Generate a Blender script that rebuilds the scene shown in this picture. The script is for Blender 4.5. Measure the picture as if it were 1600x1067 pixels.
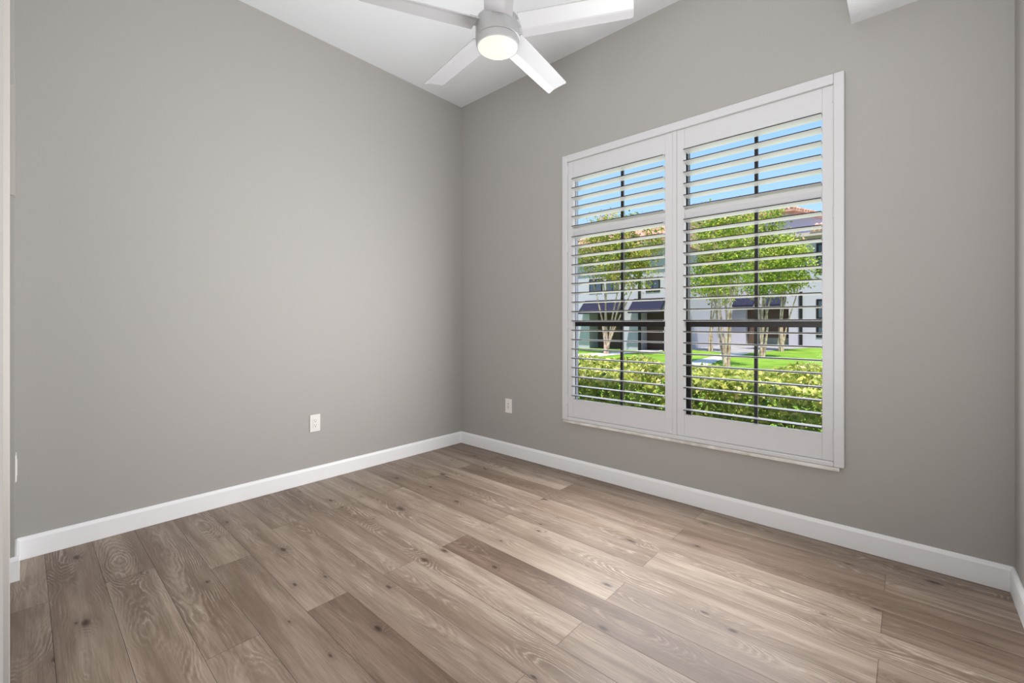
import bpy, bmesh, math, random
import numpy as np
from mathutils import Vector, Matrix

for o in list(bpy.data.objects):
    bpy.data.objects.remove(o)
SC = bpy.context.scene
COL = SC.collection
rnd = random.Random(7)
R = math.radians

# ------------------------------------------------------------------ camera
cam_d = bpy.data.cameras.new('camera')
cam = bpy.data.objects.new('camera', cam_d)
COL.objects.link(cam)
cam.location = (3.02678, -2.67381, 1.08329)
cam.rotation_euler = (R(90), 0, 0.7323036)
cam_d.sensor_width = 36.0
cam_d.lens = 36.0 * 687.42 / 1600.0
cam_d.shift_y = -(533.5 - 505.14) / 1600.0
cam_d.clip_start = 0.01
cam_d.clip_end = 400
SC.camera = cam

# ------------------------------------------------------------------ world / sky
W = bpy.data.worlds.new('sky')
SC.world = W
W.use_nodes = True
nt = W.node_tree
nt.nodes.clear()
w_out = nt.nodes.new('ShaderNodeOutputWorld')
w_bg = nt.nodes.new('ShaderNodeBackground')
w_tc = nt.nodes.new('ShaderNodeTexCoord')
w_sep = nt.nodes.new('ShaderNodeSeparateXYZ')
w_ramp = nt.nodes.new('ShaderNodeValToRGB')
w_ramp.color_ramp.elements[0].position = 0.03
w_ramp.color_ramp.elements[0].color = (0.78, 0.87, 0.97, 1)
w_ramp.color_ramp.elements[1].position = 0.6
w_ramp.color_ramp.elements[1].color = (0.20, 0.42, 0.86, 1)
e = w_ramp.color_ramp.elements.new(0.22)
e.color = (0.40, 0.64, 0.95, 1)
nt.links.new(w_tc.outputs['Generated'], w_sep.inputs[0])
nt.links.new(w_sep.outputs['Z'], w_ramp.inputs[0])
nt.links.new(w_ramp.outputs[0], w_bg.inputs['Color'])
w_bg.inputs['Strength'].default_value = 1.3
nt.links.new(w_bg.outputs[0], w_out.inputs['Surface'])

# ------------------------------------------------------------------ sun, daylight and added hall fill
sun_d = bpy.data.lights.new('sun', 'SUN')
sun_d.energy = 7.0
sun_d.angle = R(0.8)
sun_d.color = (1.0, 0.95, 0.86)
sun = bpy.data.objects.new('sun', sun_d)
COL.objects.link(sun)
sun.rotation_euler = Vector((-0.22, 0.36, -0.90)).to_track_quat('-Z', 'Y').to_euler()

def area(name, loc, direction, sx, sy, power, color=(1, 1, 1)):
    d = bpy.data.lights.new(name, 'AREA')
    d.shape = 'RECTANGLE'
    d.size, d.size_y = sx, sy
    d.energy = power
    d.color = color
    o = bpy.data.objects.new(name, d)
    COL.objects.link(o)
    o.location = loc
    o.rotation_euler = Vector(direction).to_track_quat('-Z', 'Y').to_euler()
    return o

area('window_daylight', (1.97, -0.062, 1.20), (0, -1, 0), 1.45, 1.3, 68, (1.0, 1.0, 1.0))
area('window_daylight_outer', (1.97, 0.145, 1.335), (0, -1, 0), 1.56, 1.7, 13, (1.0, 0.97, 0.94))
area('hall_fill', (2.82, -2.80, 1.15), (-0.75, 0.65, 1.05), 0.8, 1.6, 66, (1.0, 0.99, 0.98))  # added fill lamp behind the camera, brightens ceiling and walls

vs = SC.view_settings
vs.view_transform = 'Standard'
vs.look = 'None'
vs.gamma = 1.0
vs.use_curve_mapping = False
vs.exposure = 0.0

# ------------------------------------------------------------------ helpers
class MB:
    """collects shapes into one mesh"""
    def __init__(self):
        self.bm = bmesh.new()
    def box(self, x0, x1, y0, y1, z0, z1, mat=0):
        v = [self.bm.verts.new(p) for p in ((x0, y0, z0), (x1, y0, z0), (x1, y1, z0), (x0, y1, z0),
                                            (x0, y0, z1), (x1, y0, z1), (x1, y1, z1), (x0, y1, z1))]
        for f in ((0, 3, 2, 1), (4, 5, 6, 7), (0, 1, 5, 4), (1, 2, 6, 5), (2, 3, 7, 6), (3, 0, 4, 7)):
            fc = self.bm.faces.new([v[i] for i in f])
            fc.material_index = mat
        return self
    def poly(self, pts, mat=0):
        f = self.bm.faces.new([self.bm.verts.new(p) for p in pts])
        f.material_index = mat
        return self
    def prism(self, prof, fn, a, b, mat=0):
        """closed profile [(p,q)] swept from a to b; fn(p,q,t) -> xyz"""
        A = [self.bm.verts.new(fn(p, q, a)) for p, q in prof]
        B = [self.bm.verts.new(fn(p, q, b)) for p, q in prof]
        n = len(prof)
        mats = mat if isinstance(mat, (list, tuple)) else [mat] * n
        for i in range(n):
            f = self.bm.faces.new((A[i], A[(i + 1) % n], B[(i + 1) % n], B[i]))
            f.material_index = mats[i]
        self.bm.faces.new(list(reversed(A))).material_index = mats[0]
        self.bm.faces.new(B).material_index = mats[0]
        return self
    def lathe(self, prof, c=(0, 0, 0), n=48, mat=0):
        rings = []
        for r, z in prof:
            if r < 1e-6:
                rings.append([self.bm.verts.new((c[0], c[1], c[2] + z))])
            else:
                rings.append([self.bm.verts.new((c[0] + r * math.cos(2 * math.pi * i / n),
                                                 c[1] + r * math.sin(2 * math.pi * i / n), c[2] + z)) for i in range(n)])
        for a, b in zip(rings, rings[1:]):
            for i in range(n):
                j = (i + 1) % n
                if len(a) == 1 and len(b) == 1:
                    continue
                if len(a) == 1:
                    f = self.bm.faces.new((a[0], b[j], b[i]))
                elif len(b) == 1:
                    f = self.bm.faces.new((a[i], a[j], b[0]))
                else:
                    f = self.bm.faces.new((a[i], a[j], b[j], b[i]))
                f.material_index = mat
        return self
    def tube(self, pts, radii, n=7, mat=0):
        pts = [Vector(p) for p in pts]
        rings = []
        for i, p in enumerate(pts):
            d = (pts[min(i + 1, len(pts) - 1)] - pts[max(i - 1, 0)]).normalized()
            u = d.orthogonal().normalized() if abs(d.z) < .99 else Vector((1, 0, 0))
            u = (Vector((1, 0.13, 0)) - d * d.dot(Vector((1, 0.13, 0)))).normalized()
            v = d.cross(u)
            r = radii[i]
            rings.append([self.bm.verts.new(p + (u * math.cos(2 * math.pi * k / n) + v * math.sin(2 * math.pi * k / n)) * r) for k in range(n)])
        for a, b in zip(rings, rings[1:]):
            for i in range(n):
                self.bm.faces.new((a[i], a[(i + 1) % n], b[(i + 1) % n], b[i])).material_index = mat
        self.bm.faces.new(list(reversed(rings[0]))).material_index = mat
        self.bm.faces.new(rings[-1]).material_index = mat
        return self
    def build(self, name, mats, parent=None, smooth=False, bevel=0, seg=2, origin=None, normals=True):
        bm = self.bm
        if normals:
            bmesh.ops.recalc_face_normals(bm, faces=bm.faces)
        me = bpy.data.meshes.new(name)
        bm.to_mesh(me)
        bm.free()
        if origin is not None:
            me.transform(Matrix.Translation(-Vector(origin)))
        for m in (mats if isinstance(mats, (list, tuple)) else [mats]):
            me.materials.append(m)
        if smooth:
            for p in me.polygons:
                p.use_smooth = True
        o = bpy.data.objects.new(name, me)
        COL.objects.link(o)
        if origin is not None:
            o.location = origin
        if parent is not None:
            o.parent = parent
            o.matrix_parent_inverse = parent.matrix_basis.inverted()
        if bevel:
            md = o.modifiers.new('bevel', 'BEVEL')
            md.width = bevel
            md.segments = seg
            md.limit_method = 'ANGLE'
            md.angle_limit = R(35)
        return o

def smooth_by_angle(o, ang=35):
    me = o.data
    bm = bmesh.new()
    bm.from_mesh(me)
    for f in bm.faces:
        f.smooth = True
    for ed in bm.edges:
        ed.smooth = ed.calc_face_angle(0) < R(ang)
    bm.to_mesh(me)
    bm.free()

def tag(o, label=None, cat=None, group=None, kind=None):
    if label: o['label'] = label
    if cat: o['category'] = cat
    if group: o['group'] = group
    if kind: o['kind'] = kind
    return o

def struct(o, label=None, cat=None):
    o['kind'] = 'structure'
    if label: o['label'] = label
    if cat: o['category'] = cat
    return o

def empty(name, loc=(0, 0, 0), rz=0):
    o = bpy.data.objects.new(name, None)
    COL.objects.link(o)
    o.location = loc
    o.rotation_euler = (0, 0, rz)
    o.empty_display_size = 0.1
    return o

def lin(r, g, b):
    def f(c):
        c /= 255.0
        return c / 12.92 if c <= 0.04045 else ((c + 0.055) / 1.055) ** 2.4
    return (f(r), f(g), f(b), 1)

def mat(name, color, rough=0.5, spec=0.5, metal=0.0, bump=None, var=None):
    m = bpy.data.materials.new(name)
    m.use_nodes = True
    n, l = m.node_tree.nodes, m.node_tree.links
    b = n['Principled BSDF']
    b.inputs['Base Color'].default_value = color
    b.inputs['Roughness'].default_value = rough
    b.inputs['Specular IOR Level'].default_value = spec
    b.inputs['Metallic'].default_value = metal
    if bump or var:
        tc = n.new('ShaderNodeTexCoord')
    if bump:
        nz = n.new('ShaderNodeTexNoise')
        nz.inputs['Scale'].default_value = bump[0]
        nz.inputs['Detail'].default_value = 3
        bp = n.new('ShaderNodeBump')
        bp.inputs['Strength'].default_value = bump[1]
        bp.inputs['Distance'].default_value = bump[2]
        l.new(tc.outputs['Object'], nz.inputs['Vector'])
        l.new(nz.outputs[0], bp.inputs['Height'])
        l.new(bp.outputs[0], b.inputs['Normal'])
    if var:
        nz2 = n.new('ShaderNodeTexNoise')
        nz2.inputs['Scale'].default_value = var[0]
        nz2.inputs['Detail'].default_value = 4
        rp = n.new('ShaderNodeValToRGB')
        rp.color_ramp.elements[0].position = 0.35
        rp.color_ramp.elements[1].position = 0.65
        rp.color_ramp.elements[0].color = color
        rp.color_ramp.elements[1].color = var[1]
        l.new(tc.outputs['Object'], nz2.inputs['Vector'])
        l.new(nz2.outputs[0], rp.inputs[0])
        l.new(rp.outputs[0], b.inputs['Base Color'])
    return m

# ------------------------------------------------------------------ materials
M_wall = mat('taupe_wall_paint', lin(170, 167, 164), 0.75, 0.3, bump=(260, 0.05, 0.002))
M_ceil = mat('white_knockdown_ceiling', lin(226, 229, 232), 0.85, 0.2, bump=(70, 0.25, 0.004))
M_trim = mat('white_trim_paint', lin(240, 241, 243), 0.4, 0.4)
M_casing = mat('white_casing_paint', lin(182, 178, 174), 0.5, 0.3)
M_shut = mat('white_shutter_paint', lin(208, 208, 210), 0.38, 0.45)
M_edge_shade = mat('louver_edge_shade', lin(52, 46, 42), 0.6, 0.2)  # backlit shade of the white louver edges, put into the colour
M_marble = mat('white_marble_sill', lin(228, 226, 222), 0.35, 0.5, var=(14, lin(196, 192, 186)))
M_bronze = mat('dark_bronze_aluminium', lin(26, 23, 21), 0.45, 0.4)
M_plate = mat('white_plastic', lin(232, 230, 226), 0.35, 0.5)
M_slot = mat('outlet_slot_dark', lin(95, 92, 90), 0.6)
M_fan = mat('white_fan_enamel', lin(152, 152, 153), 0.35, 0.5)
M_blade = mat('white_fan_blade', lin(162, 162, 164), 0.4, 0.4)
M_seam = mat('grey_seam_gasket', lin(120, 120, 122), 0.6)
M_stucco = mat('white_stucco', lin(188, 184, 196), 0.9, 0.1, bump=(30, 0.3, 0.01))
M_fascia = mat('beige_fascia', lin(198, 182, 172), 0.8, 0.1)
M_navy = mat('navy_canvas', lin(46, 46, 66), 0.8, 0.1)
M_brown = mat('brown_garage_door', lin(96, 78, 70), 0.7, 0.2)
M_grey = mat('grey_recess_stucco', lin(150, 148, 150), 0.9, 0.1)
M_dglass = mat('dark_house_glass', lin(70, 82, 100), 0.15, 0.5)
M_bark = mat('pale_smooth_bark', lin(212, 190, 172), 0.85, 0.1, var=(6, lin(160, 132, 114)))
M_concrete = mat('pale_concrete', lin(236, 226, 218), 0.9, 0.1, var=(3, lin(214, 202, 196)))
M_asphalt = mat('grey_driveway', lin(150, 146, 148), 0.9, 0.1, var=(2, lin(168, 164, 166)))
M_soil = mat('brown_mulch', lin(92, 74, 60), 0.95, 0.05, var=(9, lin(122, 104, 86)))
M_twig = mat('brown_twig', lin(110, 92, 74), 0.9, 0.1)

def glow(name, color, strength):
    m = bpy.data.materials.new(name)
    m.use_nodes = True
    b = m.node_tree.nodes['Principled BSDF']
    b.inputs['Base Color'].default_value = (0.04, 0.04, 0.04, 1)
    b.inputs['Roughness'].default_value = 0.4
    b.inputs['Emission Color'].default_value = color
    b.inputs['Emission Strength'].default_value = strength
    return m
M_lens = glow('warm_lamp_diffuser', (1.0, 0.955, 0.83, 1), 0.97)

def glass_mat():
    m = bpy.data.materials.new('clear_window_glass')
    m.use_nodes = True
    n, l = m.node_tree.nodes, m.node_tree.links
    n.clear()
    out = n.new('ShaderNodeOutputMaterial')
    mx = n.new('ShaderNodeMixShader')
    tr = n.new('ShaderNodeBsdfTransparent')
    tr.inputs[0].default_value = (0.96, 0.97, 0.97, 1)
    gl = n.new('ShaderNodeBsdfGlossy')
    gl.inputs['Roughness'].default_value = 0.02
    fr = n.new('ShaderNodeFresnel')
    fr.inputs[0].default_value = 1.12
    l.new(fr.outputs[0], mx.inputs[0])
    l.new(tr.outputs[0], mx.inputs[1])
    l.new(gl.outputs[0], mx.inputs[2])
    l.new(mx.outputs[0], out.inputs['Surface'])
    return m
M_glass = glass_mat()

def leaf_mat(name, ramp):
    m = bpy.data.materials.new(name)
    m.use_nodes = True
    n, l = m.node_tree.nodes, m.node_tree.links
    n.clear()
    out = n.new('ShaderNodeOutputMaterial')
    at = n.new('ShaderNodeAttribute')
    at.attribute_name = 'tint'
    rp = n.new('ShaderNodeValToRGB')
    rp.color_ramp.elements[0].position = ramp[0][0]
    rp.color_ramp.elements[0].color = ramp[0][1]
    rp.color_ramp.elements[1].position = ramp[-1][0]
    rp.color_ramp.elements[1].color = ramp[-1][1]
    for p, c in ramp[1:-1]:
        rp.color_ramp.elements.new(p).color = c
    pb = n.new('ShaderNodeBsdfPrincipled')
    pb.inputs['Roughness'].default_value = 0.42
    pb.inputs['Specular IOR Level'].default_value = 0.4
    tl = n.new('ShaderNodeBsdfTranslucent')
    mx = n.new('ShaderNodeMixShader')
    mx.inputs[0].default_value = 0.35
    l.new(at.outputs['Fac'], rp.inputs[0])
    l.new(rp.outputs[0], pb.inputs['Base Color'])
    l.new(rp.outputs[0], tl.inputs[0])
    l.new(pb.outputs[0], mx.inputs[1])
    l.new(tl.outputs[0], mx.inputs[2])
    l.new(mx.outputs[0], out.inputs['Surface'])
    return m
M_leaf = leaf_mat('crape_myrtle_leaves', [(0.0, lin(108, 132, 48)), (0.4, lin(168, 186, 70)), (0.8, lin(212, 214, 96)), (1.0, lin(214, 168, 120))])
M_leaf2 = leaf_mat('yellowing_crape_myrtle_leaves', [(0.0, lin(104, 128, 50)), (0.4, lin(164, 172, 66)), (0.75, lin(206, 192, 92)), (1.0, lin(214, 160, 116))])
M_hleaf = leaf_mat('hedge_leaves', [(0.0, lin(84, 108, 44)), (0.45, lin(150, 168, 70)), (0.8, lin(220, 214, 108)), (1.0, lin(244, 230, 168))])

def grass_mat():
    m = bpy.data.materials.new('green_lawn')
    m.use_nodes = True
    n, l = m.node_tree.nodes, m.node_tree.links
    b = n['Principled BSDF']
    b.inputs['Roughness'].default_value = 0.9
    b.inputs['Specular IOR Level'].default_value = 0.1
    tc = n.new('ShaderNodeTexCoord')
    a = n.new('ShaderNodeTexNoise')
    a.inputs['Scale'].default_value = 1.3
    a.inputs['Detail'].default_value = 6
    rp = n.new('ShaderNodeValToRGB')
    rp.color_ramp.elements[0].position = 0.3
    rp.color_ramp.elements[0].color = lin(104, 140, 44)
    rp.color_ramp.elements[1].position = 0.7
    rp.color_ramp.elements[1].color = lin(140, 172, 66)
    l.new(tc.outputs['Object'], a.inputs['Vector'])
    l.new(a.outputs[0], rp.inputs[0])
    l.new(rp.outputs[0], b.inputs['Base Color'])
    return m
M_grass = grass_mat()

def tile_mat():
    m = bpy.data.materials.new('clay_roof_tiles')
    m.use_nodes = True
    n, l = m.node_tree.nodes, m.node_tree.links
    b = n['Principled BSDF']
    b.inputs['Roughness'].default_value = 0.8
    tc = n.new('ShaderNodeTexCoord')
    nz = n.new('ShaderNodeTexNoise')
    nz.inputs['Scale'].default_value = 2.5
    nz.inputs['Detail'].default_value = 5
    rp = n.new('ShaderNodeValToRGB')
    rp.color_ramp.elements[0].position = 0.35
    rp.color_ramp.elements[0].color = lin(186, 134, 114)
    rp.color_ramp.elements[1].position = 0.65
    rp.color_ramp.elements[1].color = lin(222, 178, 158)
    l.new(tc.outputs['Object'], nz.inputs['Vector'])
    l.new(nz.outputs[0], rp.inputs[0])
    l.new(rp.outputs[0], b.inputs['Base Color'])
    return m
M_tile = tile_mat()

def floor_mat():
    m = bpy.data.materials.new('weathered_oak_planks')
    m.use_nodes = True
    n, l = m.node_tree.nodes, m.node_tree.links
    b = n['Principled BSDF']
    def math_(op, a=None, c=None, v=None, clamp=False):
        x = n.new('ShaderNodeMath')
        x.operation = op
        x.use_clamp = clamp
        if a is not None: l.new(a, x.inputs[0])
        if c is not None: l.new(c, x.inputs[1])
        if v is not None: x.inputs[1].default_value = v
        return x.outputs[0]
    def noise(vec, scale, detail=4, rough=0.55, dist=0.0):
        x = n.new('ShaderNodeTexNoise')
        x.inputs['Scale'].default_value = scale
        x.inputs['Detail'].default_value = detail
        x.inputs['Roughness'].default_value = rough
        x.inputs['Distortion'].default_value = dist
        l.new(vec, x.inputs['Vector'])
        return x.outputs[0]
    def ramp(val, p0, c0, p1, c1):
        x = n.new('ShaderNodeValToRGB')
        x.color_ramp.elements[0].position = p0
        x.color_ramp.elements[0].color = c0
        x.color_ramp.elements[1].position = p1
        x.color_ramp.elements[1].color = c1
        l.new(val, x.inputs[0])
        return x.outputs[0]
    def mixc(f, a, c, mode='MIX', fac=None):
        x = n.new('ShaderNodeMix')
        x.data_type = 'RGBA'
        x.blend_type = mode
        if f is not None: l.new(f, x.inputs[0])
        if fac is not None: x.inputs[0].default_value = fac
        for i, s in ((6, a), (7, c)):
            if isinstance(s, tuple): x.inputs[i].default_value = s
            else: l.new(s, x.inputs[i])
        return x.outputs[2]
    tc = n.new('ShaderNodeTexCoord')
    at = n.new('ShaderNodeAttribute'); at.attribute_name = 'seed'
    at2 = n.new('ShaderNodeAttribute'); at2.attribute_name = 'tone'
    seed, tone = at.outputs['Fac'], at2.outputs['Fac']
    sep = n.new('ShaderNodeSeparateXYZ')
    l.new(tc.outputs['Object'], sep.inputs[0])
    def vec(sx, sy):
        c = n.new('ShaderNodeCombineXYZ')
        l.new(math_('ADD', math_('MULTIPLY', sep.outputs['X'], v=sx), math_('MULTIPLY', seed, v=31.0)), c.inputs[0])
        l.new(math_('MULTIPLY', sep.outputs['Y'], v=sy), c.inputs[1])
        l.new(math_('MULTIPLY', seed, v=57.0), c.inputs[2])
        return c.outputs[0]
    BLK, WHT = (0, 0, 0, 1), (1, 1, 1, 1)
    atc = n.new('ShaderNodeAttribute'); atc.attribute_name = 'mid_y'
    def sub(a, c): return math_('SUBTRACT', a, c)
    def mul(a, v): return math_('MULTIPLY', a, v=v)
    broad = noise(vec(0.9, 9.0), 1.0, 3, 0.5, 0.3)          # broad light and dark streaks
    cloud = noise(vec(1.7, 17.0), 1.0, 4, 0.62, 0.5)
    fine = noise(vec(9.0, 260.0), 1.0, 3, 0.65)             # pores along the grain
    grain = noise(vec(3.0, 90.0), 1.0, 4, 0.6, 0.3)
    # knots
    vo = n.new('ShaderNodeTexVoronoi')
    vo.voronoi_dimensions = '2D'
    vo.inputs['Scale'].default_value = 1.0
    vo.inputs['Randomness'].default_value = 1.0
    l.new(vec(3.3, 7.5), vo.inputs['Vector'])
    kd = math_('ADD', vo.outputs['Distance'], mul(math_('SUBTRACT', cloud, v=0.5), 0.18))
    sepc = n.new('ShaderNodeSeparateColor')
    l.new(vo.outputs['Color'], sepc.inputs[0])
    kd = math_('MULTIPLY', kd, math_('ADD', mul(sepc.outputs[1], 2.2), v=0.9))
    has = math_('GREATER_THAN', sepc.outputs[0], v=0.70)
    knot = math_('MULTIPLY', ramp(kd, 0.04, WHT, 0.13, BLK), has)
    halo = math_('MULTIPLY', ramp(kd, 0.02, WHT, 0.42, BLK), has)
    # growth rings of a flat-sawn board: distance from a wandering pith
    yy = math_('ADD', sub(sep.outputs['Y'], atc.outputs['Fac']), mul(math_('SUBTRACT', seed, v=0.5), 0.09))
    yy = math_('ADD', yy, mul(math_('SUBTRACT', noise(vec(1.7, 0.01), 1.0, 2, 0.5), v=0.5), 0.06))
    dep = math_('ADD', mul(noise(vec(1.25, 0.01), 1.0, 2, 0.45), 0.23), v=-0.05)
    rr2 = math_('SQRT', math_('ADD', math_('MULTIPLY', yy, yy), math_('MULTIPLY', dep, dep)))
    rr2 = math_('ADD', rr2, mul(math_('SUBTRACT', noise(vec(6.0, 40.0), 1.0, 4, 0.65), v=0.5), 0.016))
    rr2 = math_('ADD', rr2, mul(halo, 0.022))
    ph = mul(rr2, 980.0)
    sn = math_('ADD', mul(math_('SINE', ph), 0.5), v=0.5)
    patch = ramp(noise(vec(1.6, 7.0), 1.0, 3, 0.55, 0.5), 0.43, BLK, 0.64, WHT)
    patch = math_('ADD', patch, mul(halo, 0.7), clamp=True)
    late = math_('MULTIPLY', math_('POWER', sn, v=3.0), patch)
    lime = math_('MULTIPLY', math_('POWER', math_('SUBTRACT', math_('MULTIPLY', sn, v=-1.0), v=-1.0), v=6.0), patch)
    lime = math_('MULTIPLY', lime, ramp(noise(vec(6.0, 30.0), 1.0, 3, 0.6), 0.42, BLK, 0.6, WHT))
    # colour
    base = ramp(broad, 0.36, lin(136, 119, 105), 0.64, lin(169, 154, 140))
    base = mixc(mul(ramp(cloud, 0.36, WHT, 0.56, BLK), 0.58), base, lin(110, 93, 80))
    base = mixc(mul(ramp(grain, 0.34, WHT, 0.56, BLK), 0.34), base, lin(116, 99, 87))
    base = mixc(mul(ramp(fine, 0.34, WHT, 0.50, BLK), 0.30), base, lin(104, 88, 78))
    base = mixc(mul(ramp(fine, 0.58, BLK, 0.74, WHT), 0.20), base, lin(200, 188, 176))
    base = mixc(mul(late, 0.42), base, lin(98, 81, 70))
    base = mixc(mul(lime, 0.5), base, lin(208, 196, 184))
    base = mixc(mul(halo, 0.5), base, lin(112, 95, 85))
    base = mixc(mul(knot, 0.85), base, lin(66, 52, 46))
    base = mixc(mul(tone, 1.0), base, mixc(None, base, lin(198, 189, 185), 'MULTIPLY', 1.0))
    l.new(base, b.inputs['Base Color'])
    rr = math_('ADD', math_('MULTIPLY', fine, v=0.16), v=0.36)
    l.new(rr, b.inputs['Roughness'])
    b.inputs['Specular IOR Level'].default_value = 0.2
    bp = n.new('ShaderNodeBump')
    bp.inputs['Strength'].default_value = 0.12
    bp.inputs['Distance'].default_value = 0.002
    l.new(fine, bp.inputs['Height'])
    l.new(bp.outputs[0], b.inputs['Normal'])
    return m
M_floor = floor_mat()

# ------------------------------------------------------------------ room shell
RX = 3.348          # right wall
FY = -2.697         # wall behind the camera
H = 3.05            # main ceiling
SX, SZ = 2.825, 2.526   # soffit edge and its height
WX0, WX1, WZ0, WZ1 = 1.165, 2.775, 0.395, 2.285   # window opening
T = 0.15

# floor of single planks with hairline joints
PW, Y0 = 0.1615, -0.99
fb = bmesh.new()
f_seed = fb.faces.layers.float.new('seed')
f_tone = fb.faces.layers.float.new('tone')
f_mid = fb.faces.layers.float.new('mid_y')
g = 0.0006
for k in range(-7, 22):
    y1, y0 = Y0 - PW * k, Y0 - PW * (k + 1)
    y1c, y0c = min(y1, 0.0), max(y0, -4.3)
    if y1c - y0c < 0.004:
        continue
    off = 0.541 if k % 2 == 0 else 1.349
    if k == 6: off = 0.745
    x = off - 1.608 * 2
    while x < RX:
        a, c = max(x, -0.1), min(x + 1.608, RX)
        if c - a > 0.01:
            f = fb.faces.new([fb.verts.new(p) for p in ((a + g, y0c + g, 0), (c - g, y0c + g, 0), (c - g, y1c - g, 0), (a + g, y1c - g, 0))])
            f[f_seed] = rnd.random()
            t = rnd.choice([0.0, 0.1, 0.2, 0.3, 0.45, 0.1])
            if (k == 1 and a > 1.3) or (k == 5 and a > 1.3): t = 1.0
            if (k == -4 and a > 2.1) or (k == -3 and a > 2.9): t = 0.8
            if k == 0 and a < 1.4: t = 0.0
            f[f_tone] = t
            f[f_mid] = (y0 + y1) / 2
        x += 1.608
# dark joint under the planks and slab sides
for pts in (((-0.1, -4.3, -0.0012), (RX, -4.3, -0.0012), (RX, 0, -0.0012), (-0.1, 0, -0.0012)),
            ((-0.1, -4.3, -0.1), (-0.1, 0, -0.1), (RX, 0, -0.1), (RX, -4.3, -0.1))):
    f = fb.faces.new([fb.verts.new(p) for p in pts])
    f.material_index = 1
fme = bpy.data.meshes.new('floor')
fb.to_mesh(fme)
fb.free()
fme.materials.append(M_floor)
fme.materials.append(mat('plank_joint', lin(78, 66, 58), 0.9, 0.1))
floor = bpy.data.objects.new('floor', fme)
COL.objects.link(floor)
struct(floor, 'grey-brown wood plank floor', 'floor')

struct(MB().box(-0.12, 0, -2.9, T, -0.1, H + 0.05).build('wall_left', M_wall))
wb = MB()
wb.box(0, WX0, 0, T, -0.1, H + 0.05).box(WX1, RX + 0.12, 0, T, -0.1, H + 0.05)
wb.box(WX0, WX1, 0, T, -0.1, WZ0).box(WX0, WX1, 0, T, WZ1, H + 0.05)
wb.bm.normal_update()
bmesh.ops.recalc_face_normals(wb.bm, faces=wb.bm.faces)
for f in wb.bm.faces:
    c = f.calc_center_median()
    if c.y > T - 1e-4 or (0.01 < c.y < T - 0.01):
        f.material_index = 1
struct(wb.build('wall_back', [M_wall, M_stucco]))
struct(MB().box(RX, RX + 0.12, -4.3, 0, -0.1, H + 0.05).build('wall_right', M_wall))
# wall behind the camera: short stub, opening, long piece, doorway to the hall
sb = MB()
sb.box(0, 0.232, FY - 0.12, FY, -0.1, H)
sb.box(1.22, 2.36, FY - 0.12, FY - 0.012, -0.1, H)
sb.box(3.26, RX, FY - 0.12, FY - 0.012, -0.1, H)
sb.box(0.232, 1.22, FY - 0.12, FY - 0.012, 2.08, H)
sb.box(2.36, 3.26, FY - 0.12, FY - 0.012, 2.08, H)
struct(sb.build('wall_front', M_wall))
cl = MB()
cl.box(0.0, 0.12, -3.45, FY - 0.12, -0.1, H).box(0.12, 1.4, -3.45, -3.35, -0.1, H).box(1.28, 1.4, -3.35, FY - 0.12, -0.1, H)
struct(cl.build('wall_closet', M_wall))
hl = MB()
hl.box(2.0, RX, -4.3, -4.2, -0.1, H).box(1.9, 2.0, -4.3, FY - 0.12, -0.1, H)
struct(hl.build('wall_hall', M_wall))

cb = MB()
cb.box(-0.12, RX + 0.12, -4.3, T, H, H + 0.15)
cb.box(SX, RX, FY - 0.1, 0, SZ, H)
for f in cb.bm.faces:
    c = f.calc_center_median()
    if abs(c.x - SX) < 1e-4: f.material_index = 1
struct(cb.build('ceiling', [M_ceil, M_ceil]), 'white ceiling with a lowered soffit', 'ceiling')

struct(MB().box(-6.5, 9.0, -5.0, 0.20, 3.21, 3.36).build('roof_shade_slab', M_stucco))  # unseen slab added to keep sun off the hedge front

# baseboards
BH, BT = 0.1016, 0.0145
def prof():
    return [(0, 0), (BT, 0), (BT, BH - 0.016), (BT - 0.004, BH - 0.006), (BT - 0.0085, BH), (0, BH)]
struct(MB().prism(prof(), lambda p, q, t: (p, t, q), FY, 0).build('baseboard_left', M_trim, bevel=0.001, seg=1))
struct(MB().prism(prof(), lambda p, q, t: (t, -p, q), 0.0, RX).build('baseboard_back', M_trim, bevel=0.001, seg=1))
struct(MB().prism(prof(), lambda p, q, t: (RX - p, t, q), FY, 0.0).build('baseboard_right', M_trim, bevel=0.001, seg=1))
bs = MB()
bs.prism(prof(), lambda p, q, t: (t, FY + p, q), 0.0, 0.232)
bs.prism(prof(), lambda p, q, t: (0.232 + p, t, q), FY - 0.12, FY + BT)
struct(bs.build('baseboard_front', M_trim, bevel=0.001, seg=1))
# casing round the opening beside the camera and round the doorway
cs = MB()
cs.box(1.127, 1.22, FY - 0.014, FY - 0.001, 0, 2.16).box(1.127, 1.146, FY - 0.13, FY - 0.014, 0, 2.10)
struct(cs.build('trim_1', M_casing, bevel=0.0005, seg=1))
dc = MB()
dc.box(2.28, 2.36, FY - 0.012, FY - 0.002, 0, 2.16).box(3.26, 3.33, FY - 0.012, FY - 0.002, 0, 2.16).box(2.36, 3.26, FY - 0.012, FY - 0.002, 2.08, 2.16)
struct(dc.build('trim_2', M_casing, bevel=0.001, seg=1))
cs3 = MB()
cs3.box(0.232, 0.246, FY - 0.12, FY - 0.002, 1.62, 2.08).box(0.17, 0.232, FY, FY + 0.0012, 1.62, 2.16)
struct(cs3.build('trim_3', M_casing))

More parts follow.
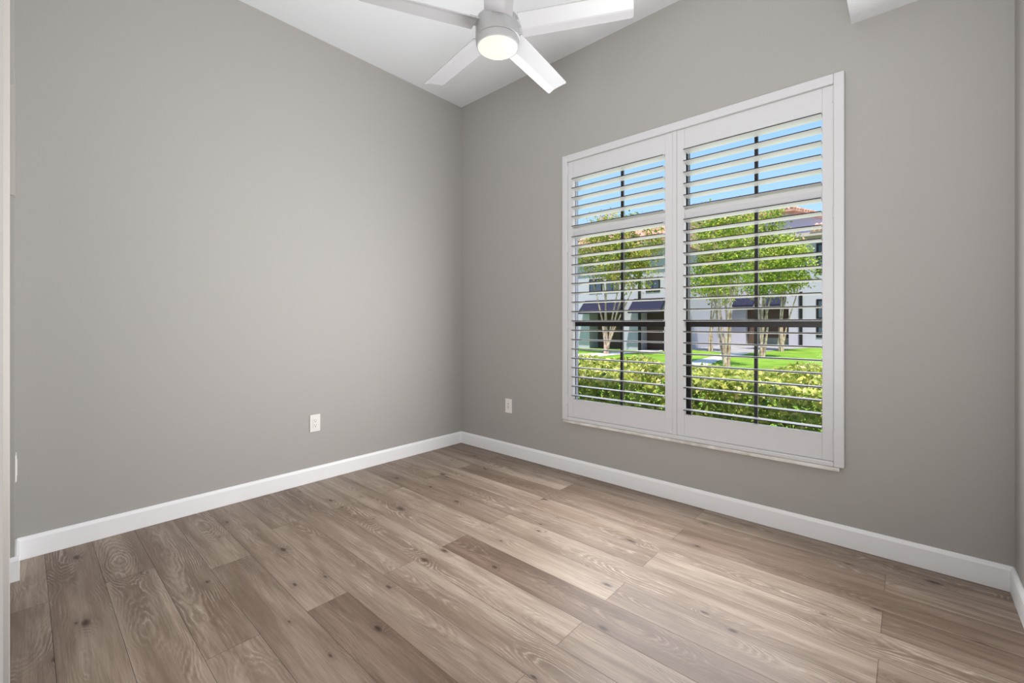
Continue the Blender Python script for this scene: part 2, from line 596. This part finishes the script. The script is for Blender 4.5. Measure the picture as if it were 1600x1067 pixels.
# ------------------------------------------------------------------ windows (dark bronze single-hung pair)
FY0, FY1 = 0.055, 0.10
def window(name, x0, x1, mx, frame_l, frame_r):
    root = struct(empty(name, ((x0 + x1) / 2, (FY0 + FY1) / 2, WZ0)))
    m = MB()
    m.box(x0, x0 + frame_l, FY0, FY1, WZ0, WZ1).box(x1 - frame_r, x1, FY0, FY1, WZ0, WZ1)
    m.box(x0 + frame_l, x1 - frame_r, FY0, FY1, WZ1 - 0.05, WZ1).box(x0 + frame_l, x1 - frame_r, FY0, FY1, WZ0, WZ0 + 0.05)
    m.build('window_frame', M_bronze, root, bevel=0.002, seg=1)
    a, c = x0 + frame_l, x1 - frame_r
    m = MB().box(a, c, FY0 + 0.004, FY1 - 0.008, 1.062, 1.096)
    m.box(a, c, FY0 + 0.016, FY1 - 0.012, 1.096, 1.104)
    m.build('meeting_rail', M_bronze, root, bevel=0.0015, seg=1)
    m = MB().box(a, a + 0.018, FY0 + 0.006, FY0 + 0.024, WZ0 + 0.05, 1.062).box(c - 0.018, c, FY0 + 0.006, FY0 + 0.024, WZ0 + 0.05, 1.062)
    m.box(a + 0.018, c - 0.018, FY0 + 0.006, FY0 + 0.024, WZ0 + 0.05, WZ0 + 0.075)
    m.build('lower_sash', M_bronze, root, bevel=0.001, seg=1)
    MB().box(mx - 0.009, mx + 0.009, FY0 + 0.020, FY0 + 0.036, WZ0 + 0.05, 1.062).build('muntin', M_bronze, root)
    MB().box(mx - 0.009, mx + 0.009, FY0 + 0.028, FY0 + 0.044, 1.104, WZ1 - 0.05).build('muntin', M_bronze, root)
    MB().box(a, c, 0.079, 0.083, WZ0 + 0.05, 1.062).build('glass_pane', M_glass, root)
    MB().box(a, c, 0.088, 0.092, 1.104, WZ1 - 0.05).build('glass_pane', M_glass, root)
    return root
window('window_1', WX0, 1.968, 1.566, 0.012, 0.055)
window('window_2', 1.968, WX1, 2.394, 0.055, 0.02)
# marble sill below the shutter
sl = MB().box(1.148, 2.782, -0.030, 0.0, 0.362, 0.3795)
sl.box(WX0, WX1, 0.0, FY0, 0.362, WZ0)
struct(sl.build('trim_4', M_marble, bevel=0.003, seg=2), 'white marble window sill edge', 'sill')

# ------------------------------------------------------------------ plantation shutters
SHX0, SHX1, SHZ0, SHZ1 = 1.138, 2.800, 0.380, 2.307
sh = tag(empty('plantation_shutter', (1.968, 0, SHZ0)), 'white plantation shutters with two louvered panels over the window', 'shutter')
m = MB()
fw = 0.043
IX0, IX1, IZ0, IZ1 = SHX0 + fw, SHX1 - fw, SHZ0 + 0.024, SHZ1 - 0.050
m.box(SHX0, IX0, -0.024, -0.0005, SHZ0, SHZ1).box(IX1, SHX1, -0.024, -0.0005, SHZ0, SHZ1)
m.box(IX0, IX1, -0.024, -0.0005, IZ1, SHZ1).box(IX0, IX1, -0.024, -0.0005, SHZ0, IZ0)
# lining inside the opening
m.box(WX0 + 0.001, IX0 - 0.004, -0.0005, 0.030, WZ0 + 0.001, WZ1 - 0.001).box(IX1 + 0.004, WX1 - 0.001, -0.0005, 0.030, WZ0 + 0.001, WZ1 - 0.001)
m.box(IX0, IX1, -0.0005, 0.03, IZ1 + 0.004, WZ1 - 0.001)
m.build('shutter_frame', M_shut, sh, bevel=0.005, seg=3)
# T-post between the panels
TP0, TP1 = 1.955, 1.982
MB().box(TP0, TP1, -0.0135, 0.020, IZ0, IZ1).build('center_post', M_shut, sh, bevel=0.0015, seg=1)

PF, PB = -0.0110, 0.0170      # panel front / back
OZ0, OZ1 = 0.534, 2.131       # louver opening
DR0, DR1 = 1.716, 1.767       # divider rail
LW, LT = 0.076, 0.0105
def louver_mesh(length):
    b = MB()
    n = 11
    top = [(-LW / 2 + LW * i / n, LT / 2 * math.sqrt(max(0.0, 1 - (2 * i / n - 1) ** 2)) ** 0.8) for i in range(n + 1)]
    t0 = 0.0032
    pr = [(p, max(q, t0 * 0.8)) for p, q in top] + [(p, -max(q, t0 * 0.8)) for p, q in reversed(top)]
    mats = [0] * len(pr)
    mats[-1] = 1                                   # backlit shade of the room-side edge, painted as a thin dark strip
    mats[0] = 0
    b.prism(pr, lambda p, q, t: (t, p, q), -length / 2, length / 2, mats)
    bmesh.ops.recalc_face_normals(b.bm, faces=b.bm.faces)
    me = bpy.data.meshes.new('louver')
    b.bm.to_mesh(me)
    b.bm.free()
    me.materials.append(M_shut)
    me.materials.append(M_edge_shade)
    return me

def panel(px0, px1, ox0, ox1, hinge_x, side):
    p = MB()
    gp = 0.0008
    x0, x1, z0, z1 = px0 + gp, px1 - gp, IZ0 + gp, IZ1 - gp
    p.box(x0, ox0, PF, PB, z0, z1).box(ox1, x1, PF, PB, z0, z1)
    p.box(ox0, ox1, PF + 0.0008, PB, OZ1, z1).box(ox0, ox1, PF + 0.0008, PB, z0, OZ0)
    p.prism([(PF, DR1), (PB, DR1), (PB, DR0), (PF + 0.019, DR0), (PF, DR0 + 0.031)], lambda a, c, t: (t, a, c), ox0, ox1)
    po = p.build('shutter_panel', M_shut, sh, bevel=0.0018, seg=2)
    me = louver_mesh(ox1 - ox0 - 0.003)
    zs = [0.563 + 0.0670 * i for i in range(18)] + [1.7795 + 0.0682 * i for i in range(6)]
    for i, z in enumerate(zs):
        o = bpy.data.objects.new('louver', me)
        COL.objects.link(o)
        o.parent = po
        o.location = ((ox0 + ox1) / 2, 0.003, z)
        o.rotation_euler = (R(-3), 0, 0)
    for z in (0.50, 1.045, 1.60, 2.17):
        h = MB()
        h.prism([(0.0045 * math.cos(a * math.pi / 4), 0.0045 * math.sin(a * math.pi / 4)) for a in range(8)],
                lambda u, v, t: (hinge_x + u, -0.0160 + v, t), z, z + 0.055)
        h.box(hinge_x - (0.012 if side > 0 else 0.0), hinge_x + (0.0 if side > 0 else 0.012), -0.0130, -0.0112, z + 0.002, z + 0.053)
        h.build('hinge', M_shut, po)
    return po
panel(IX0, TP0, 1.2265, 1.9085, IX0, -1)
panel(TP1, IX1, 2.028, 2.7105, IX1, 1)
# small catch knobs at the foot of the centre post
for cx_ in (1.948, 1.989):
    MB().lathe([(0.0, 0.0), (0.004, 0.0), (0.004, 0.003), (0, 0.003)], (cx_, -0.0140, IZ0 + 0.012), 12).build('catch', M_plate, sh)

# ------------------------------------------------------------------ wall outlets
def outlet(name, loc, rot, label, kind):
    """built facing -Y at the origin, then turned to its wall"""
    root = tag(empty(name, loc, rot), label, 'outlet')
    def part(mb, nm, mt, par=root, bev=0.0):
        o = mb.build(nm, mt, None, bevel=bev, seg=2)
        o.parent = par
        return o
    part(MB().box(-0.0355, 0.0355, -0.006, 0.0, -0.058, 0.058), 'cover_plate', M_plate, bev=0.0025)
    if kind == 'duplex':
        f = part(MB().box(-0.0165, 0.0165, -0.0078, -0.006, -0.0335, 0.0335), 'receptacle', M_plate, bev=0.0008)
        for dz in (-0.0165, 0.0165):
            s = MB()
            s.box(-0.0085, -0.0062, -0.0081, -0.0076, dz + 0.001, dz + 0.009)
            s.box(0.0060, 0.0083, -0.0081, -0.0076, dz + 0.001, dz + 0.0075)
            s.prism([(0.0030 * math.cos(a * math.pi / 5), -0.0062 + 0.0030 * math.sin(a * math.pi / 5)) for a in range(10)],
                    lambda u, v, t: (u, t, dz + v), -0.0081, -0.0076)
            o = s.build('socket_slots', M_slot, None)
            o.parent = f
    else:
        f = part(MB().box(-0.0165, 0.0165, -0.0075, -0.006, -0.0335, 0.0335), 'receptacle', M_plate, bev=0.0008)
        s = MB().box(-0.0045, 0.0045, -0.0079, -0.0073, 0.014, 0.021)
        s.box(-0.0018, 0.0018, -0.0079, -0.0073, -0.022, 0.004)
        o = s.build('socket_slots', M_slot, None)
        o.parent = f
    return root
outlet('wall_outlet', (0.0, -1.332, 0.399), R(90), 'white duplex outlet on the left grey wall', 'duplex')
outlet('wall_outlet', (0.588, 0.0, 0.405), 0, 'small white wall plate with a vertical slot, left of the window', 'slot')
outlet('wall_outlet', (0.16, FY, 0.462), R(180), 'white outlet seen edge-on at the left picture edge', 'duplex')

# ------------------------------------------------------------------ ceiling fan
FC = (1.668, -1.258)
fan = tag(empty('ceiling_fan', (FC[0], FC[1], H)), 'white five-blade ceiling fan with a lit round lamp', 'ceiling fan')
c0 = (FC[0], FC[1], 0)
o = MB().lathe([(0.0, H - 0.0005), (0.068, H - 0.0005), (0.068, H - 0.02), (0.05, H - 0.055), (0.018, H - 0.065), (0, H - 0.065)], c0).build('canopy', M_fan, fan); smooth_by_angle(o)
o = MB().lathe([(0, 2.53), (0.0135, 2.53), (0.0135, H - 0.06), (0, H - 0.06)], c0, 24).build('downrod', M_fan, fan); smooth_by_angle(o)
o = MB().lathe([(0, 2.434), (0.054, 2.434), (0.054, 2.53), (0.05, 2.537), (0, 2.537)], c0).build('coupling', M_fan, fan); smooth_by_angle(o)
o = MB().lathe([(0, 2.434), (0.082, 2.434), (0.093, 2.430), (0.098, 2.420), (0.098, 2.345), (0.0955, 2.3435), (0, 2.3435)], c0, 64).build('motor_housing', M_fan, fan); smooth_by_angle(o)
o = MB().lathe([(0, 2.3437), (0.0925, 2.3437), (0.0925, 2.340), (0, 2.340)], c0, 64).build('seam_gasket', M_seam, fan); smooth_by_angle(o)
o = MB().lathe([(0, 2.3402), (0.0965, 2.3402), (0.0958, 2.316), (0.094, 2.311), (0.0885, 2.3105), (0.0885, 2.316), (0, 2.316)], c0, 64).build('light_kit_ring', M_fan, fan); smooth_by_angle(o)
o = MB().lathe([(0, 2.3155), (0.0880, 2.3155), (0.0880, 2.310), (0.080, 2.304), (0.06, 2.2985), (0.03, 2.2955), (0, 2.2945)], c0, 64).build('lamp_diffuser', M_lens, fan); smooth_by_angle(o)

def blade_mesh():
    b = bmesh.new()
    # section across the chord: flat pan, then a lip folded down on the leading side
    sec = [(-0.060, 0.010), (-0.02, 0.0045), (0.022, -0.002), (0.030, -0.0045), (0.060, -0.018)]
    th = 0.0045
    st = [(0.104, 1.0, 0), (0.20, 1.0, 0), (0.40, 0.98, 0), (0.568, 0.95, 0), (0.579, 0.93, 1), (0.585, 0.86, 2)]
    rings = []
    for r, s, k in st:
        up = [b.verts.new((r, y * s, z + th / 2)) for y, z in sec]
        lo = [b.verts.new((r, y * s, z - th / 2)) for y, z in sec]
        rings.append(up + lo[::-1])
    n = len(rings[0])
    for a, c in zip(rings, rings[1:]):
        for i in range(n):
            b.faces.new((a[i], a[(i + 1) % n], c[(i + 1) % n], c[i]))
    for rg, rev in ((rings[0], 1), (rings[-1], 0)):
        m_ = len(sec)
        for i in range(m_ - 1):
            q = [rg[i], rg[i + 1], rg[n - 2 - i], rg[n - 1 - i]]
            b.faces.new(q[::-1] if rev else q)
    bmesh.ops.recalc_face_normals(b, faces=b.faces)
    me = bpy.data.meshes.new('fan_blade')
    b.to_mesh(me)
    b.free()
    me.materials.append(M_blade)
    return me
def arm_mesh():
    b = MB()
    b.box(0.085, 0.135, -0.026, 0.026, 0.004, 0.012)
    bmesh.ops.recalc_face_normals(b.bm, faces=b.bm.faces)
    me = bpy.data.meshes.new('blade_bracket')
    b.bm.to_mesh(me); b.bm.free()
    me.materials.append(M_fan)
    return me
bmsh, amsh = blade_mesh(), arm_mesh()
for k in range(5):
    o = bpy.data.objects.new('fan_blade', bmsh)
    COL.objects.link(o)
    o.parent = fan
    o.location = (0, 0, 2.398 - H)
    o.rotation_euler = (0, 0, R(27.0 + 72 * k))
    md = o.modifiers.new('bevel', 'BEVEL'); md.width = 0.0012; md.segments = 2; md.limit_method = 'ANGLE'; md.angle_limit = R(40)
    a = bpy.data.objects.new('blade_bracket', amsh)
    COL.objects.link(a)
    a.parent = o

# ------------------------------------------------------------------ outdoors
G = -0.6
struct(MB().poly([(-60, T, G - 0.01), (40, T, G - 0.01), (40, 90, G - 0.01), (-60, 90, G - 0.01)]).build('ground', M_soil))
ln = MB().poly([(-60, 3.6, G), (40, 3.6, G), (40, 60, G), (-60, 60, G)])
struct(ln.build('lawn', M_grass), 'bright green mown lawn outside', 'lawn')
dv = MB().poly([(-7.0, 25.6, G + 0.012), (-4.6, 24.0, G + 0.012), (-3.4, 25.6, G + 0.012), (-2.9, 30.0, G + 0.012), (-2.0, 33.4, G + 0.012), (40, 33.4, G + 0.012), (40, 34, G + 0.012), (-12, 34, G + 0.012), (-12, 27.5, G + 0.012)])
struct(dv.build('driveway', M_asphalt))
pw = MB().poly([(-2.2, 12.2, G + 0.02), (-2.67, 14.5, G + 0.02), (-3.2, 17.7, G + 0.02), (-3.45, 21.5, G + 0.02), (-3.5, 24.6, G + 0.02), (-4.7, 24.2, G + 0.02), (-4.3, 21.4, G + 0.02), (-4.0, 16.6, G + 0.02), (-3.4, 12.0, G + 0.02), (-2.9, 10.6, G + 0.02), (-2.1, 10.8, G + 0.02)])
struct(pw.build('walkway', M_concrete), 'pale concrete garden path curving over the lawn', 'path')
pw2 = MB().poly([(-12.5, 15.2, G + 0.02), (-9.0, 14.4, G + 0.02), (-8.5, 17.0, G + 0.02), (-8.4, 21.0, G + 0.02), (-7.6, 25.0, G + 0.02), (-9.0, 25.6, G + 0.02), (-9.3, 21.4, G + 0.02), (-10.5, 16.6, G + 0.02), (-13, 16.4, G + 0.02)])
struct(pw2.build('walkway', M_concrete), 'pale concrete path seen through the left panel', 'path')

def leaves(name, centers, normals, size, mats, tints, parent, seed, fold=0.25, jitter=1.0):
    """leaf blades (four-vertex folded diamonds) in one mesh"""
    g_ = np.random.default_rng(seed)
    n = len(centers)
    d = normals + g_.normal(0, 0.7 * jitter, (n, 3))
    d /= np.linalg.norm(d, axis=1)[:, None] + 1e-9
    r = g_.normal(size=(n, 3))
    u = np.cross(d, r); u /= np.linalg.norm(u, axis=1)[:, None] + 1e-9
    v = np.cross(d, u)
    L = size * g_.uniform(0.7, 1.35, n)[:, None]
    Wd = L * 0.52
    p0 = centers - u * L * 0.5
    p2 = centers + u * L * 0.5
    p1 = centers + v * Wd * 0.5 + d * L * fold * 0.4
    p3 = centers - v * Wd * 0.5 + d * L * fold * 0.4
    V = np.stack([p0, p1, p2, p3], axis=1).reshape(-1, 3)
    me = bpy.data.meshes.new(name)
    me.vertices.add(4 * n)
    me.vertices.foreach_set('co', V.astype(np.float32).ravel())
    base = np.arange(n) * 4
    tri = np.stack([base, base + 1, base + 2, base, base + 2, base + 3], axis=1).reshape(-1)
    me.loops.add(6 * n)
    me.loops.foreach_set('vertex_index', tri.astype(np.int32))
    me.polygons.add(2 * n)
    me.polygons.foreach_set('loop_start', (np.arange(2 * n) * 3).astype(np.int32))
    at = me.attributes.new('tint', 'FLOAT', 'POINT')
    at.data.foreach_set('value', np.repeat(tints, 4).astype(np.float32))
    me.update(calc_edges=True)
    me.validate()
    me.materials.append(mats)
    o = bpy.data.objects.new(name, me)
    COL.objects.link(o)
    if parent is not None:
        o.parent = parent
        o.matrix_parent_inverse = parent.matrix_basis.inverted()
    return o

def tree(base, blobs, stems, count, lsize, lm, label, seed):
    """multi-stemmed tree: pale trunks that fork up into a rounded crown of leaf clumps"""
    rg = random.Random(seed)
    gn = np.random.default_rng(seed)
    bx, by, bz = base
    root = tag(empty('crape_myrtle', base), label, 'tree', 'crape myrtles on the lawn')
    t = MB()
    for k in range(stems):
        bl = blobs[k % len(blobs)]
        ang = 2 * math.pi * k / stems + rg.uniform(-.3, .3)
        p0 = Vector((bx + 0.09 * math.cos(ang), by + 0.09 * math.sin(ang), bz - 0.03))
        p3 = Vector((bl[0], bl[1], bl[2] - bl[4] * 0.1))
        p1 = p0.lerp(p3, 0.3) + Vector((rg.uniform(-.1, .1), rg.uniform(-.1, .1), 0.25))
        p2 = p0.lerp(p3, 0.62) + Vector((rg.uniform(-.15, .15), rg.uniform(-.15, .15), 0.2))
        t.tube([p0, p1, p2, p3], [0.062, 0.046, 0.034, 0.012])
        for j in range(4):
            f = rg.uniform(0.45, 0.9)
            q = p1.lerp(p3, f)
            tip = q + Vector((rg.uniform(-.8, .8), rg.uniform(-.8, .8), rg.uniform(.3, .9)))
            t.tube([q, q.lerp(tip, .5) + Vector((0, 0, .1)), tip], [0.025, 0.016, 0.006], 5)
    o = t.build('trunk', M_bark, root)
    smooth_by_angle(o, 60)
    C, Nn, Tn = [], [], []
    vol = np.array([b[3] * b[3] * b[4] for b in blobs])
    for b, share in zip(blobs, vol / vol.sum()):
        n = int(count * share)
        # clumps inside the blob, leaves inside the clumps
        nc = max(10, n // 26)
        cd = gn.normal(size=(nc, 3)); cd /= np.linalg.norm(cd, axis=1)[:, None]
        cr = gn.uniform(0.45, 1.0, nc)[:, None] ** 0.6
        cc = cd * cr
        idx = gn.integers(0, nc, n)
        p = cc[idx] * np.array([b[3], b[3], b[4]]) + gn.normal(0, 0.19, (n, 3))
        C.append(p + np.array(b[:3]))
        nn = cd[idx] + np.array([0, 0, 0.5])
        Nn.append(nn)
        Tn.append(np.clip(gn.beta(1.6, 2.2, nc)[idx] + gn.normal(0, 0.16, n), 0, 1))
    leaves('foliage', np.concatenate(C), np.concatenate(Nn), lsize, lm, np.concatenate(Tn), root, seed + 1)
    return root

tree((-2.19, 15.56, G), [(-2.4, 15.6, 4.2, 1.0, 1.3), (-1.75, 15.3, 4.9, 0.75, 0.9), (-2.9, 15.9, 3.0, 0.95, 0.8), (-1.6, 15.4, 3.4, 0.85, 0.9), (-2.9, 15.7, 5.0, 0.8, 0.8)], 5, 7000, 0.12, M_leaf,
     'green crape myrtle nearest the window in the right panel, left of the center muntin', 11)
tree((-2.27, 21.45, G), [(-1.9, 21.2, 4.2, 1.1, 1.3), (-2.3, 21.3, 5.9, 0.9, 1.0), (-1.3, 21.2, 4.5, 0.65, 0.8), (-2.3, 21.5, 3.1, 0.9, 0.7)], 4, 6000, 0.14, M_leaf,
     'tall green crape myrtle just right of the right window muntin', 23)
tree((-2.60, 27.75, G), [(-2.5, 27.7, 5.2, 1.2, 1.3), (-1.6, 27.7, 4.3, 0.95, 1.1), (-2.6, 27.8, 3.5, 1.0, 0.8)], 4, 5000, 0.17, M_leaf,
     'farthest green crape myrtle toward the right side of the right panel', 37)
tree((-5.76, 24.9, G), [(-5.5, 24.8, 4.0, 1.1, 1.3), (-5.2, 24.8, 2.9, 0.9, 0.7), (-5.6, 24.9, 5.0, 0.9, 0.7)], 3, 3000, 0.16, M_leaf,
     'crape myrtle partly hidden behind the dark window frame between the panels', 41)
tree((-9.2, 18.6, G), [(-9.6, 18.6, 4.7, 1.5, 1.3), (-8.2, 18.4, 4.4, 1.35, 1.5), (-7.3, 18.5, 5.2, 1.3, 1.4), (-8.9, 18.6, 6.1, 1.6, 0.9), (-7.2, 18.4, 3.6, 0.9, 0.9), (-10.4, 18.7, 5.2, 0.9, 0.8)], 6, 8500, 0.15, M_leaf2,
     'yellow-green crape myrtle filling the left shutter panel', 53)

# hedge along the house
def hedge():
    gn = np.random.default_rng(5)
    x0, x1, y0, y1, zt = -3.2, 3.6, 1.35, 2.75, 0.57
    root = tag(empty('hedge', ((x0 + x1) / 2, (y0 + y1) / 2, G)), 'clipped leafy green hedge just outside the window', 'hedge')
    n_top, n_front, n_in, n_back = 13000, 13000, 7000, 6000
    P, N = [], []
    def bump(x, y):
        return 0.05 * np.sin(x * 3.1 + 0.7) * np.cos(y * 2.7) + 0.035 * np.sin(x * 7.3 + y * 4)
    x = gn.uniform(x0, x1, n_top); y = gn.uniform(y0, y1, n_top)
    P.append(np.stack([x, y, zt + bump(x, y) - np.abs(gn.normal(0, 0.045, n_top)) + gn.uniform(0, 0.05, n_top)], 1)); N.append(np.tile([0, 0, 1.0], (n_top, 1)))
    x = gn.uniform(x0, x1, n_front); z = gn.uniform(G + 0.12, zt, n_front)
    P.append(np.stack([x, y0 + 0.10 * np.sin(x * 4.2 + z * 3) + np.abs(gn.normal(0, 0.10, n_front)), z], 1)); N.append(np.tile([0, -1.0, 0.4], (n_front, 1)))
    P.append(np.stack([gn.uniform(x0, x1, n_in), gn.uniform(y0, y1, n_in), gn.uniform(G + 0.15, zt, n_in)], 1)); N.append(np.tile([0, -0.2, 1.0], (n_in, 1)))
    x = gn.uniform(x0, x1, n_back); z = gn.uniform(G + 0.12, zt, n_back)
    P.append(np.stack([x, y1 - np.abs(gn.normal(0, 0.08, n_back)), z], 1)); N.append(np.tile([0, 1.0, 0.4], (n_back, 1)))
    P = np.concatenate(P); N = np.concatenate(N)
    tint = np.clip(0.42 + 0.35 * (P[:, 2] > zt - 0.12) * gn.uniform(0, 1, len(P)) + gn.normal(0, 0.2, len(P)), 0, 1)  # top leaves tinted paler, sunlit look put into the colour
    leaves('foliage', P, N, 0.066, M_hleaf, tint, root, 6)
    t = MB()
    rg = random.Random(3)
    for i in range(60):
        bx, by = rg.uniform(x0, x1), rg.uniform(y0 + .15, y1 - .15)
        q = Vector((bx, by, G - 0.02))
        tip = Vector((bx + rg.uniform(-.3, .3), by + rg.uniform(-.3, .2), rg.uniform(0.1, 0.5)))
        t.tube([q, q.lerp(tip, .5) + Vector((rg.uniform(-.08, .08), 0, .05)), tip], [0.016, 0.011, 0.004], 5)
    t.build('stems', M_twig, root)
hedge()

# ---- house behind the left panel
def house_left():
    y = 23.0
    root = tag(empty('house', (-10.5, y, G)), 'white two-storey house with navy awnings behind the left panel', 'house')
    w = MB()
    w.box(-17, -7.5, y + 1.2, y + 9, G, 6.2)                # main volume
    w.box(-17, -13.0, y, y + 1.2, G, 2.0)                   # piers and upper wall in front of the garage bays
    w.box(-10.45, -9.4, y, y + 1.2, G, 2.0)
    w.box(-7.8, -7.5, y, y + 1.2, G, 2.0)
    w.box(-17, -7.5, y, y + 1.2, 2.0, 6.2)
    w.build('house_wall', M_stucco, root)
    for a, c in ((-13.0, -10.45), (-9.4, -7.8)):
        MB().box(a, c, y + 1.1, y + 1.2, G, 2.0).build('garage_door', M_brown, root)
        aw = MB()
        aw.prism([(y - 0.001, 2.62), (y - 0.85, 1.86), (y - 0.85, 1.70), (y - 0.80, 1.70), (y - 0.001, 2.50)], lambda p, q, t: (t, p, q), a - 0.35, c + 0.1)
        aw.build('awning', M_navy, root)
    for a, c, z0, z1 in ((-13.0, -12.0, 3.1, 4.05), (-12.0 + .3, -10.8, 3.1, 4.05), (-8.95, -8.05, 3.0, 3.75)):
        f = MB().box(a, c, y - 0.04, y, z0, z1).build('house_window', M_bronze, root)
        MB().box(a + .08, (a + c) / 2 - .03, y - 0.05, y - 0.04, z0 + .08, z1 - .08).box((a + c) / 2 + .03, c - .08, y - 0.05, y - 0.04, z0 + .08, z1 - .08).build('house_pane', M_dglass, f)
    MB().box(-9.42, -9.28, y - 0.12, y - 0.001, G, 6.0).build('downspout', M_bronze, root)
    r = MB()
    r.prism([(y - 0.7, 5.95), (y - 0.7, 6.1), (y + 5, 8.5), (y + 10, 6.1), (y + 10, 5.95)], lambda p, q, t: (t, p, q), -17.5, -7.25)
    for i in range(40):
        xx = -17.4 + i * 0.255
        r.tube([(xx, y - 0.72, 6.10), (xx, y + 5, 8.51)], [0.085, 0.085], 6)
    r.build('tiled_roof', M_tile, root)
    MB().box(-17.4, -7.3, y - 0.66, y - 0.002, 5.80, 5.95).build('fascia', M_fascia, root)
    return root
house_left()

# ---- taller house behind the right panel
def house_right():
    y = 34.0
    root = tag(empty('house', (-4.0, y, G)), 'tall white house with clay tile roof behind the right panel', 'house')
    w = MB()
    w.box(-12, 16, y + 1.0, y + 10, G, 7.6)
    w.box(-12, -9.9, y, y + 1, G, 2.2).box(-8.5, -6.1, y, y + 1, G, 2.2).box(-3.3, 16, y, y + 1, G, 2.2)
    w.box(-12, 16, y, y + 1, 2.2, 7.3)
    w.prism([(-12, y + 0.001), (-3.35, y + 0.001), (0.6, y + 10), (-12, y + 10)], lambda p, q, t: (p, q, t), 7.3, 9.0)
    w.build('house_wall', M_stucco, root)
    MB().box(-9.9, -8.5, y + 0.85, y + 1.0, G, 2.2).build('garage_door', M_brown, root)
    MB().box(-6.1, -5.45, y + 0.5, y + 1.0, G, 2.2).build('entry_door', M_brown, root)
    MB().box(-5.45, -3.3, y + 0.85, y + 1.0, G, 0.0).box(-5.45, -5.2, y + .8, y + .99, 0, 2.2).build('porch_wall', M_grey, root)
    MB().box(-5.2, -3.3, y + 0.85, y + 1.0, 0.0, 2.2).build('garage_door', M_brown, root)
    for a, c in ((-6.85, -5.45), (-4.8, -3.45)):
        MB().prism([(y - 0.001, 3.0), (y - 0.8, 2.45), (y - 0.8, 2.32), (y - 0.001, 2.8)], lambda p, q, t: (t, p, q), a, c).build('awning', M_navy, root)
    for a, c, z0, z1 in ((-1.66, -0.6, 4.55, 6.6), (-1.66, -0.6, 0.1, 2.75), (-2.7, -2.3, 5.7, 6.5)):
        f = MB().box(a, c, y - 0.05, y, z0, z1).build('house_window', M_bronze, root)
        if c - a > .6:
            MB().box(a + .14, c - .14, y - 0.06, y - 0.05, z0 + .14, (z0 + z1) / 2 - .06).box(a + .14, c - .14, y - 0.06, y - 0.05, (z0 + z1) / 2 + .06, z1 - .14).build('house_pane', M_dglass, f)
    MB().box(-2.64, -2.46, y - 0.15, y - 0.001, G, 3.3).build('downspout', M_bronze, root)
    MB().box(-12.3, 16.3, y - 0.75, y - 0.002, 7.05, 7.3).build('fascia', M_fascia, root)
    r = MB()
    r.prism([(y - 0.8, 7.3), (y - 0.8, 7.42), (y + 1.49, 8.2), (y + 1.49, 7.6)], lambda p, q, t: (t, p, q), -1.9, 16.4)
    for i in range(62):
        xx = -1.8 + i * 0.29
        r.tube([(xx, y - 0.84, 7.43), (xx, y + 1.45, 8.2)], [0.10, 0.10], 6)
    r.build('lower_tiled_roof', M_tile, root)
    # hipped tile roof over the tall block
    g2 = MB()
    ez, rz, rx, ra, rb = 9.15, 11.3, -7.7, y + 4.4, y + 6.0
    xa, xb, ya, yb = -12.6, -2.85, y - 0.6, y + 10.6
    xc = 1.25                                              # the side eave runs back at an angle
    g2.poly([(xa, ya, ez), (xb, ya, ez), (rx, ra, rz)])
    g2.poly([(xb, ya, ez), (xc, yb, ez), (rx, rb, rz), (rx, ra, rz)])
    g2.poly([(xc, yb, ez), (xa, yb, ez), (rx, rb, rz)])
    g2.poly([(xa, yb, ez), (xa, ya, ez), (rx, ra, rz), (rx, rb, rz)])
    g2.prism([(xa, ya), (xb, ya), (xc, yb), (xa, yb)], lambda p, q, t: (p, q, t), ez - 0.16, ez - 0.001)
    for i in range(38):
        yy = ya + 0.12 + i * 0.295
        f = 1.0
        if yy < ra: f = (yy - ya) / (ra - ya)
        if yy > rb: f = (yb - yy) / (yb - rb)
        f = max(0.03, min(1, f))
        xe = xb + (xc - xb) * (yy - ya) / (yb - ya)
        g2.tube([(xe + 0.02, yy, ez + 0.02), (xe + (rx - xe) * f, yy, ez + (rz - ez) * f + 0.02)], [0.10, 0.10], 6)
    for i in range(33):
        xx = xa + 0.12 + i * 0.295
        f = (xx - xa) / (rx - xa) if xx < rx else (xb - xx) / (xb - rx)
        f = max(0.03, min(1, f))
        g2.tube([(xx, ya - 0.02, ez + 0.02), (xx, ya + (ra - ya) * f, ez + (rz - ez) * f + 0.02)], [0.10, 0.10], 6)
    g2.build('tiled_hip_roof', M_tile, root)
    return root
house_right()
